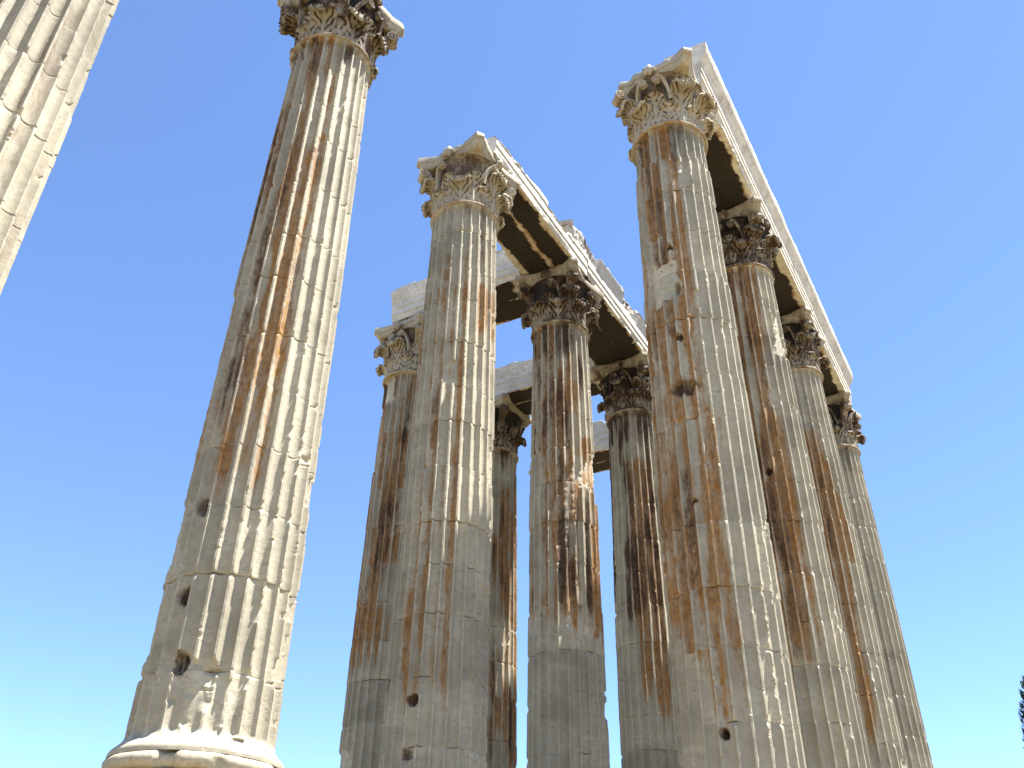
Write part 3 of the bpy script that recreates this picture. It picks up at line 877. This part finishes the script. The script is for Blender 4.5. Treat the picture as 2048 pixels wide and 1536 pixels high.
# ------------------------------------------------------------------ rubble and frieze blocks over the middle row
def rubble(p0, p1, ac, w0, w1, h, seed):
    sec = bx(w0, w1, 0, h)
    p0, p1 = np.array(p0), np.array(p1)
    me, o0 = sweep("rubble_core", sec, p0, p1, ac, seed, M_RUBBLE, lambda t, W, Z, n1, n2: np.clip(np.stack([0.25 * n1, 0.9 * sstep(.5, .3, n2), n2], -1), 0, 1),
                   dl=.06, ds=.06, rough=.16, sharp=30, topwave=.25, end0=.6)
    return me, o0
me, o0 = rubble(site(.86, 0), site(2.7, 0), -V, -.55, .80, 1.15, 201)
tag(obj("rubble_core", me, None, (o0[0], o0[1], ZA + .70)), "strip of rough rubble masonry lying along the top of the middle row's beams", "rubble masonry")

# ------------------------------------------------------------------ ground
def hull_dist(x, y):
    pts = [POS[k] for k in ('A', 'H', 'K', 'L', 'M', 'D')]
    # distance to the convex polygon
    P = np.array(pts); n = len(P)
    inside = np.ones(x.shape, bool); best = np.full(x.shape, 1e9)
    for i in range(n):
        a, b = P[i], P[(i + 1) % n]; d = b - a
        t = np.clip(((x - a[0]) * d[0] + (y - a[1]) * d[1]) / (d @ d), 0, 1)
        best = np.minimum(best, np.hypot(x - a[0] - t * d[0], y - a[1] - t * d[1]))
        inside &= (d[0] * (y - a[1]) - d[1] * (x - a[0])) >= 0
    return np.where(inside, 0, best)

def ground():
    g = np.concatenate([-np.geomspace(6000, 45, 16), np.linspace(-40, 40, 81), np.geomspace(45, 6000, 16)])
    X, Y = np.meshgrid(g, g + 15)
    d = hull_dist(X, Y)
    Z = -1.65 + (1.65 + Z_FOOT + .02) * sstep(6.6, 1.5, d) + 0.06 * (fbm(X * .35, Y * .35, X * 0, 5, 3) - .5) * sstep(1.5, 4, d)
    v = np.stack([X, Y, Z], -1).reshape(-1, 3)
    me = mesh_np("ground", v, grid_faces(len(g), len(g)), ground_mat(), None, True)
    o = obj("ground", me)
    o['kind'] = 'structure'
ground()

# ------------------------------------------------------------------ cypress at the right edge
def pix_ray(px, py):
    x, y = px - 1024, py - 768
    x, y = cr * x + sr * y, -sr * x + cr * y
    d = fw * FPX + rt * x - up * y
    return d / math.hypot(d.x, d.y)

def cypress():
    rng = np.random.default_rng(77)
    d = pix_ray(2073, 1290)
    dist = 46.0
    base_z = -1.6
    top = d.z * dist
    H = top - base_z
    root = bpy.data.objects.new("cypress_tree", None); C.objects.link(root)
    root.location = (d.x * dist, d.y * dist, base_z)
    tag(root, "dark narrow cypress just entering the photo's lower right edge", "tree")
    n = 24000
    t = rng.random(n) ** 0.8
    rad = np.interp(t, [0, .08, .35, .65, .8, .88, .93, 1], [.8, 1.7, 2.05, 1.74, 1.38, 1.06, .68, .08])
    a = rng.random(n) * 2 * math.pi
    lump = 0.82 + 0.3 * fbm(np.cos(a) * 2.2, np.sin(a) * 2.2, t * H * .9, 3, 2)
    r = rad * lump * np.sqrt(rng.uniform(.25, 1, n))
    cx, cy, cz = r * np.cos(a), r * np.sin(a), 0.9 + t * (H - .9)
    sz = rng.uniform(.05, .13, n)
    v = np.zeros((n, 4, 3))
    dirs = np.stack([np.cos(a) * .45, np.sin(a) * .45, np.ones(n)], 1) + rng.normal(0, .25, (n, 3))
    dirs /= np.linalg.norm(dirs, axis=1)[:, None]
    sd = np.cross(dirs, rng.normal(0, 1, (n, 3))); sd /= np.linalg.norm(sd, axis=1)[:, None]
    c = np.stack([cx, cy, cz], 1)
    v[:, 0] = c - dirs * sz[:, None]; v[:, 1] = c + sd * sz[:, None] * .4; v[:, 2] = c + dirs * sz[:, None] * 1.6; v[:, 3] = c - sd * sz[:, None] * .4
    f = np.arange(n * 4).reshape(n, 4)
    obj("crown", mesh_np("crown", v.reshape(-1, 3), f, leafy_mat(), None, False), root)
    tp = [(0.16, 0), (.13, 1.2), (.1, H * .5), (.02, H * .95)]
    obj("trunk", lathe(tp, 12, 4, .01, bark_mat(), 0, "trunk"), root)
cypress()
